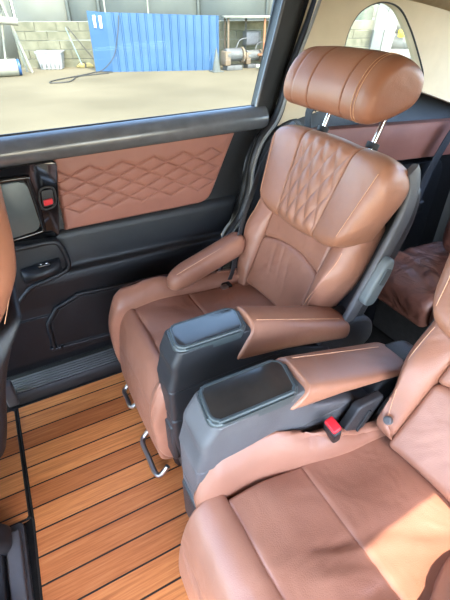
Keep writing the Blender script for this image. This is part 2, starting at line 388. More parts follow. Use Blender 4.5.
# quilted leather insert, displaced grid
def seg_d(px, pz, s):
    (x0, z0), (x1, z1) = s; dx, dz = x1 - x0, z1 - z0
    t = max(0, min(1, ((px - x0) * dx + (pz - z0) * dz) / (dx * dx + dz * dz)))
    return math.hypot(px - x0 - dx * t, pz - z0 - dz * t)
top = [0.114 + 0.098 * k for k in range(-3, 6)]
ZT, ZB = 0.743, 0.611
SEG = []
lo = [0.157 + 0.098 * k for k in range(-4, 5)]
for xb in lo: SEG.append(((xb, ZB), (xb + 0.345, ZT)))
for xt in top: SEG.append(((xt, ZT), (xt + 0.243, ZB)))
def clip_ok(x, z): return x > 0.108 and x < 0.655 - 0.42 * (0.745 - z) * 0.9
def leather_edge(x, z):                       # inside distance to the outline of the insert
    d = min(x - 0.105 - (z - 0.558) * 0.05, z - 0.560, 0.786 + 0.012 * x - z)
    a = Vector((0.706, 0.80)); b = Vector((0.585, 0.545)); n_ = Vector((b.y - a.y, -(b.x - a.x))).normalized()
    d2 = (Vector((x, z)) - a).dot(n_)
    r = 0.035
    if d < r and d2 < r and z < 0.62: d = r - sqrt((r - d) ** 2 + (r - d2) ** 2)
    return min(d, d2)
bm = bmesh.new(); NX, NZ = 380, 154
vg = []
for i in range(NX + 1):
    col = []
    for j in range(NZ + 1):
        x = 0.095 + 0.62 * i / NX; z = 0.553 + 0.25 * j / NZ
        e = leather_edge(x, z)
        y = 1.232
        if e < 0.01: y += 0.012 * (1 - max(0, e) / 0.01) ** 2
        y -= 0.004 * min(1, max(0, e) / 0.05)
        if clip_ok(x, z):
            dm = min(seg_d(x, z, s) for s in SEG)
            y += 0.0045 * exp(-(dm / 0.0021) ** 2) - 0.0012 * min(1, dm / 0.012)
        col.append((e, bm.verts.new((x, y, z))))
    vg.append(col)
for i in range(NX):
    for j in range(NZ):
        q = (vg[i][j], vg[i + 1][j], vg[i + 1][j + 1], vg[i][j + 1])
        if all(k[0] > -0.001 for k in q): bm.faces.new([k[1] for k in q])
bmesh.ops.delete(bm, geom=[v for v in bm.verts if not v.link_faces], context='VERTS')
rim = [e for e in bm.edges if len(e.link_faces) == 1]
ex = bmesh.ops.extrude_edge_only(bm, edges=rim)
bmesh.ops.translate(bm, vec=(0, 0.014, 0), verts=[v for v in ex['geom'] if isinstance(v, bmesh.types.BMVert)])
lp = finish(bm, 'leather_panel', M_DOORLEA, D); lp['label'] = 'brown leather insert quilted with diamonds'
# glossy black switch panel with handle recess and lock
gp = prism('switch_panel', rpoly([(-0.75, 0.545), (0.084, 0.556), (0.126, 0.772), (0.05, 0.772), (-0.75, 0.75)], [0, 0.006, 0.012, 0.01, 0]), xz, 1.222, 1.255, M_GLOSS, D, bev=0.004)
hd = prism('door_handle', rpoly([(-0.08, 0.575), (0.022, 0.588), (0.04, 0.60), (0.036, 0.735), (-0.06, 0.735)], 0.02), xz, 1.212, 1.225, M_RIM, gp, bev=0.005); hd['label'] = 'grey inner door handle plate'
tube('handle_bezel', [(-0.08, 1.214, 0.57), (0.03, 1.214, 0.582), (0.047, 1.214, 0.60), (0.043, 1.214, 0.73), (0.03, 1.214, 0.742), (-0.07, 1.214, 0.742)], 0.006, M_GLOSS, gp, n=60)
tube('lock_bezel', [(0.057, 1.22, 0.648), (0.093, 1.22, 0.652), (0.099, 1.22, 0.70), (0.064, 1.22, 0.70)], 0.003, M_GREYD, gp, closed=True, n=40)
prism('lock_slot', rpoly([(0.06, 0.650), (0.092, 0.654), (0.097, 0.697), (0.066, 0.697)], 0.004), xz, 1.219, 1.225, M_BLACK, gp, bev=0.001)
lb = prism('lock_button', rpoly([(0.064, 0.657), (0.088, 0.660), (0.090, 0.674), (0.066, 0.672)], 0.003), xz, 1.210, 1.222, M_RED, gp, bev=0.002); lb['label'] = 'red lock button'
# black middle band and lower panel: one profile swept along the door
prof = resamp([Vector(p) for p in rpoly([(1.262, 0.562), (1.238, 0.560), (1.228, 0.455), (1.206, 0.445), (1.202, 0.42), (1.212, 0.34), (1.210, 0.12), (1.225, 0.075), (1.262, 0.07)], [0, 0.01, 0.012, 0.006, 0.02, 0.03, 0.03, 0.01, 0])] + [Vector((1.262, 0.562))], 140)
def band_ring(a):
    k = lin([0.45, 0.70], [0, 1], a)
    return [Vector((p.x, p.y - 0.022 * max(0, a - 0.07) * (1 if 0.3 < p.y < 0.56 else 0.0))) for p in prof]
def door_end(z): return lin([0.06, 0.30, 0.41, 0.49, 0.58], [0.575, 0.59, 0.63, 0.69, 0.722], z)
loft('lower_panel', band_ring, 0.0, 1.0, lambda a, y, z: Vector((-0.75 + a * (door_end(z) - 0.004 + 0.75), y, z)), M_BLACK2, D, na=40, er=0.006)
# pocket panel: rim and recessed face
pk = rpoly([(-0.02, 0.160), (-0.016, 0.262), (0.022, 0.312), (0.10, 0.340), (0.40, 0.322), (0.40, 0.135)], [0.02, 0.03, 0.03, 0.03, 0.03, 0.03])
pf = prism('pocket_panel', pk, xz, 1.2065, 1.22, M_BLACK, D, bev=0.002)
pk2 = [((p.x - 0.18) * 1.03 + 0.18, (p.y - 0.24) * 1.06 + 0.24) for p in pk]
tube('pocket_rim', [(p[0], 1.206, p[1]) for p in pk2[::3]], 0.0075, M_BLACK2, D, closed=True, n=140)
tube('pocket_inner_line', [((p.x - 0.18) * 0.975 + 0.18, 1.2055, (p.y - 0.24) * 0.95 + 0.24) for p in pk[::3]], 0.002, M_GREYD, D, closed=True, n=140)
# pull cup and switch pod
cup = [(-0.30, 0.55), (0.05, 0.556), (0.072, 0.54), (0.085, 0.49), (0.078, 0.455), (0.03, 0.438), (-0.03, 0.425), (-0.06, 0.40), (-0.10, 0.372), (-0.30, 0.34)]
prism('pull_cup', sm(cup, 60), xz, 1.196, 1.225, M_BLACK, D, bev=0.008)
tube('cup_rim', [(x, 1.197, z) for x, z in [(-0.30, 0.548), (-0.05, 0.552), (0.05, 0.552), (0.074, 0.54), (0.086, 0.49), (0.08, 0.452), (0.03, 0.434), (-0.03, 0.421), (-0.06, 0.398), (-0.10, 0.368), (-0.2, 0.345)]], 0.008, M_BLACK2, D, n=80)
podr = sm([(1.20, 0.49), (1.175, 0.492), (1.158, 0.482), (1.156, 0.468), (1.168, 0.452), (1.20, 0.445)], 30)
pod = loft('switch_pod', lambda a: [Vector((1.2 + (p.x - 1.2) * (0.45 + 0.55 * sqrt(max(0.0, 1 - (a / 0.0581) ** 2))), p.y + a * 0.1)) for p in podr], -0.058, 0.058, lambda a, y, z: Vector((a + 0.008, y, z)), M_BLACK2, D, na=18, er=0.008)
box('window_switch', (0.018, 1.176, 0.494), (0.036, 0.013, 0.008), M_GLOSS, pod, 0.003)
multi('switch_mark', [((0.010, 1.1755, 0.4985), (0.004, 0.005, 0.0015)), ((0.026, 1.1755, 0.4985), (0.006, 0.005, 0.0015))], M_WHITE, pod)

# ================================================================ FLOOR MATS
def floor_mat(name, poly, m, label, cat):
    t = thing(name, (poly[0][0], poly[0][1], -0.012), label, cat)
    prism('wood_surface', poly, XY, -0.012, 0.0, m, t, bev=0.001)
    tube('edging', [(x, y, -0.001) for x, y in poly], 0.0032, M_EDGE, t, closed=True, n=240)
    return t
def dense(p, k=8):
    out = []
    for i in range(len(p)):
        a, b = Vector(p[i]), Vector(p[(i + 1) % len(p)])
        for j in range(k): out.append(tuple(a.lerp(b, j / k)))
    return out
floor_mat('floor_mat', dense(rpoly([(-0.194, 1.148), (-0.196, 0.72), (-0.212, 0.30), (-0.212, 0.02), (0.72, 0.02), (0.72, 1.148)], 0.012), 2), M_WOOD,
          'long brown wood plank floor mat with black seams in front of the seats', 'floor mat')
floor_mat('floor_mat', dense(rpoly([(-0.2025, 1.145), (-0.70, 1.145), (-0.70, 0.735), (-0.2045, 0.735)], 0.012), 2), M_WOOD2,
          'smaller wood plank floor mat at left edge, under the front seat', 'floor mat')

# ================================================================ CAPTAIN SEATS
def captain_seat(name, yc, s, label, flags):
    """s = +1: outboard is +Y (console towards the camera); w is measured outboard from the seat centre"""
    T = thing(name, (0.40, yc, 0.0), label, 'car seat', 'second row captain seats')
    Y = lambda w: yc + s * w
    PX = lambda w, x, z: Vector((x - lin([0.15, 0.22, 0.40, 0.6], flags['fw'], x), Y(w), z + flags['lift'] * max(0, min(1, (0.5 - x) / 0.2))))
    PW = lambda w, x, z: Vector((x, Y(w), z)) if flags['fwd'] else PX(w, x, z)
    WI, WO = flags['wi'], 0.225
    # ---- cushion: front roll, thigh panel, insert
    WR = flags['wr']
    def wr(a, p, n):
        if n.y < 0.4: return 0
        v = 0
        for (x0, w0, ang, ln, dep) in WR:
            u = (p.x - x0) * cos(ang) + (a - w0) * sin(ang); q = -(p.x - x0) * sin(ang) + (a - w0) * cos(ang)
            v -= dep * exp(-((q + 0.15 * u * u / 0.1) / 0.006) ** 2 - (u / ln) ** 2) - 0.8 * dep * exp(-((q - 0.013) / 0.01) ** 2 - (u / ln) ** 2)
        return v
    def wob(a, p, n): return wr(a, p, n) + 0.0025 * sin(37 * a + 19 * p.x) * max(0, n.y) + 0.002 * sin(23 * p.x - 41 * a + 1)* max(0, n.y)
    fr = sm([(0.222, 0.372), (0.208, 0.374), (0.192, 0.362), (0.178, 0.338), (0.166, 0.29), (0.156, 0.22), (0.152, 0.15), (0.160, 0.112), (0.20, 0.10), (0.25, 0.12), (0.262, 0.25), (0.225, 0.34)], 80)
    loft('front_roll', fr, WI + 0.028, WO - flags['roll'], PX, M_SEATLEA, T, na=30, er=0.010, er1=0.022,
         disp=lambda a, p, n: 0.006 * cos(pi * a / 0.44) - 0.0035 * exp(-((p.y - 0.255 - 0.02 * cos(9 * a)) / 0.0035) ** 2) * (1 if p.x < 0.22 else 0))
    tp = sm([(0.223, 0.366), (0.231, 0.377), (0.30, 0.382), (0.385, 0.372), (0.402, 0.366), (0.405, 0.30), (0.38, 0.20), (0.27, 0.20), (0.226, 0.30)], 80)
    loft('thigh_panel', tp, WI + 0.055, WO - flags['roll'] - 0.01, PX, M_SEATLEA, T, na=30, er=0.009, disp=lambda a, p, n: 0.004 * cos(pi * a / 0.33) * max(0, n.y) + wob(a, p, n))
    ip = sm([(0.400, 0.364), (0.408, 0.371), (0.48, 0.366), (0.58, 0.36), (0.655, 0.362), (0.685, 0.35), (0.69, 0.25), (0.66, 0.18), (0.42, 0.19), (0.40, 0.28)], 80)
    loft('seat_insert', ip, WI + 0.055, WO - 0.062, PX, M_SEATLEA, T, na=30, er=0.009, disp=lambda a, p, n: 0.004 * cos(pi * a / 0.33) * max(0, n.y) + wob(a, p, n))
    # side bolsters (wings): swept along x
    HX, HV = [0.14, 0.20, 0.30, 0.42, 0.52, 0.68], flags['wing']
    def bolster(w0, w1, out):
        def ring(x):
            h = lin(HX, HV, x)
            zb = lin([0.14, 0.30], [flags['zb'], 0.15], x)
            sw = lin([0.14, 0.30, 0.48, 0.66], [0.0, 0.004, -0.012 - flags['pinch'] * 0.5, -0.03 - flags['pinch']], x)
            sh_ = lin([0.14, 0.22, 0.50, 0.66], flags['shift'], x) * (1 if w1 > w0 else -0.3)
            wi, wo = (w0 + sh_, w1 + sh_)
            d = 1 if wo > wi else -1
            return sm([(wi, 0.36 + h * 0.25), (wi + d * 0.012, 0.380 + h * 0.65), (wi + d * 0.035, 0.388 + h), (wo - d * (0.022 - sw), 0.380 + h), (wo + d * sw, 0.345 + h * 0.8), (wo + d * sw, max(0.27, zb + 0.05)), (wo - d * 0.006, zb + 0.03), (wo - d * 0.03, zb), (wi, zb + 0.02), (wi, 0.27 if zb < 0.25 else zb + 0.04)], 60)
        loft('side_bolster', ring, 0.140, 0.66, lambda a, w_, z: PW(w_, a + 0.018 * (1 - min(1, max(0, (z - 0.1) / 0.25))) * 0.4, z), M_SEATLEA, T, na=36, er=0.045, er1=0.02, scale_end=0.06)
        if flags['lever']: tube('bolster_seam', [PX(w0 + (0.012 if w1 > w0 else -0.012) * 0.1, x, 0.3855 + 0.0 * x) for x in ()] or [PX(w1 - (0.03 if w1 > w0 else -0.03) + lin([0.14, 0.22, 0.50, 0.66], flags['shift'], x) * (1 if w1 > w0 else -0.3), x, 0.395 + lin(HX, HV, x)) for x in (0.2, 0.26, 0.34, 0.42, 0.5, 0.58, 0.64)], 0.0012, M_DARKTH, T, n=40)
    bolster(WO - 0.062 - flags['win'], WO, 1)
    bolster(WI + 0.055, WI, -1)
    prism('seat_base', rrect(0.20, 0.68, Y(-0.17), Y(0.17), 0.02), XY, 0.02, 0.16, M_BLACK, T, bev=0.006)
    # foot bars
    for w0, w1, x, z in flags['bars']:
        tube('foot_bar', [Vector((x + 0.03, Y(w0), z + 0.03)), Vector((x + 0.008, Y(w0), z + 0.006)), Vector((x - 0.004, Y(w0 + (w1 - w0) * 0.12), z)), Vector((x - 0.004, Y(w0 + (w1 - w0) * 0.5), z)), Vector((x - 0.004, Y(w0 + (w1 - w0) * 0.88), z)), Vector((x + 0.008, Y(w1), z + 0.006)), Vector((x + 0.03, Y(w1), z + 0.03))], 0.008, M_STEEL, T, n=50)
    # ---- backrest frame: t up the recline, n forward
    base = Vector((flags['bx'], 0, 0.37)); rc = math.atan(flags['rec'])
    def B(w, t, n): return Vector((base.x + t * sin(rc) - n * cos(rc), Y(w), base.z + t * cos(rc) + n * sin(rc)))
    # lower centre: two panels, seam across
    def creases(a, p, n):
        if n.y < 0.3: return 0
        return 0.004 * cos(pi * a / 0.26) - 0.0022 * (exp(-((a + 0.02 - 0.3 * (p.x - 0.1)) / 0.004) ** 2) + exp(-((a - 0.015 - 0.25 * (p.x - 0.1)) / 0.004) ** 2) + 0.8 * exp(-((a - 0.055 - 0.2 * (p.x - 0.1)) / 0.005) ** 2)) * exp(-((p.x - 0.12) / 0.06) ** 2)
    def cwarp(w, t, n): return B(w, t + 0.02 * (1 - (w / 0.13) ** 2) * (1 if t > 0.14 else 0.4), n - 0.012 * (1 - min(1, (w / 0.14) ** 2)))
    c1 = rrect(0.0, 0.172, -0.08, 0.012, 0.018, 8); c2 = rrect(0.170, 0.33, -0.08, 0.012, 0.016, 8)
    loft('lumbar_panel', resamp([Vector(p) for p in c1] + [Vector(c1[0])], 90), -0.135, 0.135, cwarp, M_SEATLEA, T, na=50, er=0.012, disp=creases)
    loft('backrest_panel', resamp([Vector(p) for p in c2] + [Vector(c2[0])], 90), -0.135, 0.135, cwarp, M_SEATLEA, T, na=50, er=0.012, disp=lambda a, p, n: 0.003 * cos(pi * a / 0.27) if n.y > 0.3 else 0)
    # side bolsters of the backrest
    BT, BW = flags['BT'], flags['BW']
    for sg in (1, -1):
        def ring(t):
            k = lin([-0.02, 0.06, 0.16, 0.26, 0.36], [-0.004, 0.014, 0.024, 0.006, -0.02], t)
            wo = lin(BT, BW, t) - (0.012 + 0.022 * max(0, 1 - t / 0.22) if sg < 0 else 0)
            return sm([(sg * 0.134, -0.06), (sg * 0.134, 0.0), (sg * 0.142, 0.012 + k * 0.5), (sg * 0.175, 0.018 + k), (sg * (wo - 0.018), 0.014 + k), (sg * wo, -0.012 + k * 0.6), (sg * wo, -0.05), (sg * (wo - 0.015), -0.085), (sg * 0.15, -0.085)], 60)
        loft('backrest_bolster', ring, flags['bt0'], 0.36, lambda a, w_, n: B(w_, a, n), M_SEATLEA, T, na=30, er=0.025, scale_end=0.05)
        tube('bolster_stitch', [B(sg * ((lin(BT, BW, t) - (0.012 + 0.022 * max(0, 1 - t / 0.22) if sg < 0 else 0) - 0.022)), t, 0.0165 + lin([-0.02, 0.06, 0.16, 0.26, 0.36], [-0.004, 0.014, 0.024, 0.006, -0.02], t)) for t in (flags['bt0'] + 0.03, 0.06, 0.12, 0.18, 0.23, 0.26)], 0.0009, M_THREAD, T, n=40)
    # shoulder pad: quilted centre + wings
    sp = rrect(0.288, 0.548, -0.055, 0.064, [0.03, 0.055, 0.045, 0.03], 10)
    spd = resamp([Vector(p) for p in sp] + [Vector(sp[0])], 200)
    def quilt(w, p, n):
        if n.y < 0.2: return 0
        base_ = 0.006 * cos(pi * w / 0.20)
        e = min(1, max(0, (0.098 - abs(w)) / 0.01)) * min(1, max(0, (p.x - 0.30) / 0.02)) * min(1, max(0, (0.538 - p.x) / 0.02))
        u, v = w / 0.0235, (p.x - 0.42) / 0.05
        q = sqrt(abs(sin(pi * (u + v) / 1.0 * 0.5 * 1.0)) * abs(sin(pi * (u - v) * 0.5)))
        return base_ + e * (0.0075 * q - 0.003)
    def padw(w, t, n):
        k = max(0, abs(w) - 0.1) / 0.14
        return B(w * 0.89 * (1 + 0.9 * (t - 0.42)) - 0.024, 0.380 + (t - 0.418) * (0.94 - 0.20 * k * k), n * (1 - 0.1 * k * k) + 0.014 * k)
    loft('quilted_panel', spd, -0.100, 0.100, padw, M_LEATHER, T, na=90, er=0.006, disp=quilt).__setitem__('label', 'diamond quilted shoulder panel')
    for sg in (1, -1):
        loft('shoulder_wing', lambda a: [Vector(((p.x - 0.418) * (1 - 0.25 * (max(0, abs(a) - 0.19) / 0.06) ** 2) + 0.418, p.y)) for p in spd[::2]], sg * 0.1005, sg * 0.246, padw, M_LEATHER, T, na=24, er=0.006, er1=0.04, scale_end=0.055,
             disp=lambda a, p, n: (0.004 * sin(pi * (abs(a) - 0.1) / 0.14) - 0.003 * exp(-((abs(a) - 0.212) / 0.0022) ** 2)) if n.y > 0.1 or n.x > 0.5 else 0)
        tube('wing_stitch', [padw(sg * 0.207, t, 0.0685) for t in (0.32, 0.36, 0.42, 0.48, 0.515)], 0.0009, M_THREAD, T, n=40)
    # back shell (plastic) with raised rim, and reclining lever
    sh = sm([(-0.03, -0.09), (-0.03, -0.125), (0.15, -0.14), (0.36, -0.14), (0.45, -0.12), (0.485, -0.095), (0.475, -0.078), (0.36, -0.08), (0.15, -0.08)], 60)
    loft('back_shell', lambda a: [Vector((p.x - max(0, (abs(a) - 0.17) / 0.085) ** 2 * 0.05 * max(0, (p.x - 0.2) / 0.36), p.y)) for p in sh], -0.242, 0.242, lambda w_, t, n: B(w_, t, n + 0.035 * max(0, (abs(w_) - 0.17) / 0.085) ** 1.5), M_GREYD, T, na=40, er=0.012)
    for sg in (1, -1):
        tube('shell_rim', [B(sg * (flags['rim'] - 0.012 * max(0, t - 0.4) / 0.09), t, n) for t, n in ((-0.05, -0.05), (0.1, -0.048), (0.25, -0.052), (0.38, -0.052), (0.45, -0.042), (0.485, -0.02), (0.492, -0.01))], 0.02, M_GREY, T, n=50, seg=12, flat=(0.009, 0.018))
    if flags['lever']:
     lv = loft('recline_lever', lambda a: sm([(t_, n_) for t_, n_ in ((0.162, -0.055), (0.17, -0.034), (0.20, -0.032), (0.265, -0.036), (0.292, -0.045), (0.292, -0.062), (0.26, -0.074), (0.20, -0.074), (0.172, -0.072))], 40), -0.250, -0.277, lambda w_, t, n: B(w_, t, n), M_LEVER, T, na=3, er=0.008)
     lv['label'] = 'light grey recline lever'
     loft('lever_inset', rrect(0.225, 0.27, -0.064, -0.044, 0.004), -0.276, -0.279, lambda w_, t, n: B(w_, t, n), M_RIM, lv, na=2, er=0.001)
    # ---- headrest
    hr = sm([(0.590, 0.02), (0.576, 0.055), (0.590, 0.084), (0.64, 0.096), (0.70, 0.082), (0.738, 0.045), (0.746, -0.01), (0.732, -0.058), (0.695, -0.076), (0.66, -0.066), (0.625, -0.03)], 80)
    def hmap(w_, t, n):
        k = abs(w_) / 0.2
        return B(0.006 + w_ * 0.77, 0.622 + (t - 0.66) * 0.92 - 0.006 * k ** 2, 0.022 + n * 0.98 + 0.012 * k ** 2)
    def hring(a):
        k = max(0, abs(a) - 0.07) / 0.14; f = 1 - 0.07 * k ** 1.6
        return [Vector(((p.x - 0.66) * f + 0.66, (p.y - 0.01) * f + 0.01)) for p in hr]
    hc = loft('headrest', hring, -0.09, 0.07, hmap, M_HEAD, T, na=24, er=0.006)
    for sg in (1, -1):
        loft('headrest_wing', hring, 0.0705 if sg > 0 else -0.0905, sg * 0.212, hmap, M_HEAD, hc, na=24, er=0.006, er1=0.034, scale_end=0.10,
             disp=lambda a, p, n: -0.003 * exp(-((abs(a) - 0.150) / 0.0022) ** 2))
        for off in (() if sg > 0 else (-0.006, 0.006)):
            tube('stitching', [hmap(sg * (0.150 + off), p.x, p.y) for p in [Vector(((q.x - 0.66) * f_ + 0.66, (q.y - 0.01) * f_ + 0.01)) for f_ in [(1 - 0.07 * ((0.08 + off) / 0.14) ** 1.6) * 1.006] for q in hr[::4]]], 0.0010, M_THREAD, hc, closed=True, n=100)
        ps = tube('headrest_post', [B(sg * 0.095, 0.47, -0.016), B(sg * 0.095, 0.54, -0.016), B(sg * 0.095, 0.62, -0.014)], 0.0065, M_CHROME, T, n=12, seg=12)
        loft('post_collar', [(-0.016 * cos(k * pi / 8), 0.016 * sin(k * pi / 8)) for k in range(16)], 0.505, 0.520, lambda a, p, q: B(sg * 0.095 + p, a, -0.016 + q), M_BLACK, ps, na=2, er=0.002)
    # ---- outboard armrest
    def arm_ring(x):
        k = lin([0.33, 0.40, 0.64], [0.75, 1, 1.05], x)
        return [Vector((p.x * k, p.y * k)) for p in sm([(-0.034, -0.02), (-0.035, 0.012), (-0.02, 0.029), (0.02, 0.029), (0.035, 0.012), (0.034, -0.022), (0.02, -0.034), (-0.02, -0.034)], 40)]
    if flags['lever']: loft('armrest', arm_ring, 0.335, 0.61, lambda x, w_, z: Vector((x, Y(flags['arm_w'] + w_ + 0.10 * (x - 0.33)), z + flags['arm_z'] + 0.26 * (x - 0.335))), M_SEATLEA, T, na=24, er=0.03, scale_end=0.04)
    if flags['lever']: tube('armrest_stitch', [Vector((x, Y(flags['arm_w'] - 0.020 + 0.10 * (x - 0.33)), flags['arm_z'] + 0.0285 + 0.26 * (x - 0.335))) for x in (0.36, 0.42, 0.48, 0.54, 0.58)], 0.0012, M_THREAD, T, n=30)
    # ---- inboard console with tray top and leather armrest
    ci, co = flags['con']            # w of the outer face and of the seat-side face (ci is farther from the seat)
    d = 1 if co > ci else -1
    def cring(z):
        x0 = lin([0.0, 0.12, 0.30, 0.43, 0.50, 0.56], [0.182, 0.168, 0.148, 0.150, 0.164, 0.192], z) + flags['cx'] * (1 if z < 0.5 else 1 - (z - 0.5) / 0.06 * 0.5)
        x1 = lin([0.0, 0.30, 0.38, 0.44, 0.50, 0.56], [0.62, 0.64, 0.63, 0.52, 0.40, 0.372], z)
        ww = lin([0.0, 0.30, 0.56], [-0.008, 0.006, 0.0], z)
        r_ = rrect(x0, x1, Y(ci), Y(co), 0.015, 6)
        return r_
    def cslot(z, p, n): return -0.004 * (exp(-((z - 0.415) / 0.003) ** 2) + exp(-((z - 0.335) / 0.003) ** 2) + exp(-((z - 0.17) / 0.003) ** 2)) if n.x < 0.9 else 0
    cfn = lambda z: resamp([Vector(p) for p in cring(z)] + [Vector(cring(z)[0])], 120)
    con = loft('console', cfn, 0.442, 0.548, lambda z, x, y: Vector((x, y, z)), flags['con_mat'], T, na=30, er=0.004)
    loft('console_lower', cfn, 0.345, 0.440, lambda z, x, y: Vector((x, y, z)), flags['con_mat'], T, na=20, er=0.005, disp=lambda a, p, n: -0.003)
    loft('console_foot', cfn, 0.0, 0.343, lambda z, x, y: Vector((x, y, z)), flags['con_mat'], T, na=60, er=0.006, disp=lambda a, p, n: -0.004 if a > 0.17 else -0.008)
    tz = 0.553
    px0, px1 = flags['px']
    yl, yh = sorted((Y(ci) , Y(co)))
    prism('tray_frame', rpoly([(px0, yl + 0.002), (px1 - 0.012, yl - 0.002), (px1 + 0.008, yh + 0.0), (px0 + 0.012, yh + 0.002)], 0.028, 8), XY, tz - 0.018, tz, M_RIM, con, bev=0.007)
    rimp = rpoly([(px0 + 0.008, yl + 0.010), (px1 - 0.020, yl + 0.006), (px1 - 0.002, yh - 0.008), (px0 + 0.020, yh - 0.006)], 0.022, 8)
    tube('tray_rim', [(p[0], p[1], tz) for p in rimp[::2]], 0.0045, M_RIM, con, closed=True, n=110)
    prism('tray_panel', rimp, XY, tz - 0.006, tz + 0.0035, M_TRAY, con, bev=0.0005)
    # shelf lip, pocket box and latch on the console front
    box('console_pocket', (0.158 + flags['cx'], Y((ci + co) / 2), 0.255), (0.022, abs(co - ci) * 0.8, 0.13), M_GREYD, con, 0.01)
    pad = lambda x: sm([(ci - d * 0.004, -0.055), (ci - d * 0.006, -0.02), (ci + d * 0.006, 0.0), (ci + d * 0.03, 0.008), (co - d * 0.03, 0.008), (co - d * 0.004, 0.0), (co + d * 0.006, -0.02), (co + d * 0.004, -0.055), (co - d * 0.02, -0.066), (ci + d * 0.02, -0.066)], 50)
    def pmap(x, w_, z):
        k = (x - 0.36) / 0.30
        xx = x + (0.045 * max(0, -z) / 0.06) * (-1 if x < 0.45 else 0) * max(0, 1 - (x - 0.36) / 0.09) + 0.02
        return Vector((xx, Y(w_ + flags['splay'] * k), tz + z * (flags['thick'] - 0.55 * max(0, k)) + flags['drop'] * max(0, k)))
    loft('armrest_pad', pad, 0.358, 0.67, pmap, M_LEATHER, con, na=30, er=0.008, er1=0.03, scale_end=0.05,
         disp=lambda a, p, n: -0.0025 * exp(-((a - 0.368) / 0.002) ** 2))
    tube('pad_stitch', [pmap(x, ci + d * 0.016, 0.0062) for x in (0.375, 0.42, 0.5, 0.58, 0.63)], 0.001, M_THREAD, con, n=30)
    cap = [pmap(0.655, (ci + co) / 2, -0.035)]
    loft('armrest_pivot', sm([(0.58, -0.10), (0.58, -0.03), (0.64, 0.0), (0.72, -0.005), (0.765, -0.04), (0.765, -0.10), (0.68, -0.14)], 40), ci + d * 0.006, co - d * 0.006, lambda w_, x, z: Vector((x + 0.01, Y(w_ + flags['splay']), tz + flags['drop'] + z)), M_GREYD, con, na=6, er=0.012)
    return T, B, Y, con

A_, BA, YA, conA = captain_seat('captain_seat', 0.84, 1, 'tan leather captain seat by the sliding door, whole backrest and headrest in view',
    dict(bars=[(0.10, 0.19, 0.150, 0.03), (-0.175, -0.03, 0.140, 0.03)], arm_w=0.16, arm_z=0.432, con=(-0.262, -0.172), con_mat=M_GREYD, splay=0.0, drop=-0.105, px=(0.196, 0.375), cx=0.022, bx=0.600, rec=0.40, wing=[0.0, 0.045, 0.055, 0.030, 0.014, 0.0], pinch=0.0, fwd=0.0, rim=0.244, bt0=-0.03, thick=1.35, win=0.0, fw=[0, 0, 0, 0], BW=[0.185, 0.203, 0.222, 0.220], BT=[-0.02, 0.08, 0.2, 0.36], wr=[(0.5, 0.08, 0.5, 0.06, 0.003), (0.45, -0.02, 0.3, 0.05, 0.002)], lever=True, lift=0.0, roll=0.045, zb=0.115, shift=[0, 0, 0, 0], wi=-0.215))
B_, BB, YB, conB = captain_seat('captain_seat', 0.165, -1, 'tan leather captain seat nearest the camera, red buckle beside its cushion',
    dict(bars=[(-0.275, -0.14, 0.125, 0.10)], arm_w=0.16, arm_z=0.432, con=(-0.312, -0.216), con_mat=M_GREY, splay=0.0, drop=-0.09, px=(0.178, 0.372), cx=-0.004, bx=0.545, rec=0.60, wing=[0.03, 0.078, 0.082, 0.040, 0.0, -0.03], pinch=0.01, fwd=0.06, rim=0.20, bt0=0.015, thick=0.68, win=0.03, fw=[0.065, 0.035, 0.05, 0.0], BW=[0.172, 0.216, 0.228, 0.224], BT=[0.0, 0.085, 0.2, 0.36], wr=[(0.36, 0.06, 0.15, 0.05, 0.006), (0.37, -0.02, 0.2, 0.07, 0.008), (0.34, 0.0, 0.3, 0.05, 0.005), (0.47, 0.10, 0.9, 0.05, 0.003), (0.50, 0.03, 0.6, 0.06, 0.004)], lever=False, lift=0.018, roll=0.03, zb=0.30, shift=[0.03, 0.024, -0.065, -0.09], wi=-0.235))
# buckle of the near seat
bk = box('buckle', (0.430, 0.352, 0.425), (0.022, 0.034, 0.075), M_BLACK, B_, 0.006, rot=Matrix.Rotation(radians(-20), 3, 'Y') @ Matrix.Rotation(radians(14), 3, 'X'))
rb = box('release_button', (0.417, 0.343, 0.465), (0.020, 0.030, 0.014), M_RED, bk, 0.004, rot=Matrix.Rotation(radians(-20), 3, 'Y') @ Matrix.Rotation(radians(14), 3, 'X')); rb['label'] = 'red release button'

sc_ = loft('side_cover', rrect(-0.035, 0.035, -0.06, 0.05, 0.012), 0.350, 0.372, lambda y, p, q: Vector((0.505 + p + 0.5 * q, y, 0.415 + q)), M_GREYD, B_, na=3, er=0.006)
tube('cover_slot', [(0.50, 0.349, 0.385), (0.525, 0.349, 0.44)], 0.004, M_BLACK, sc_)
loft('snap_button', [(0.009 * cos(k * pi / 8), 0.009 * sin(k * pi / 8)) for k in range(16)], 0.030, 0.042, lambda n, p, q: BB(-0.150 + p, 0.055 + q, n), M_GREY, B_, na=2, er=0.003)

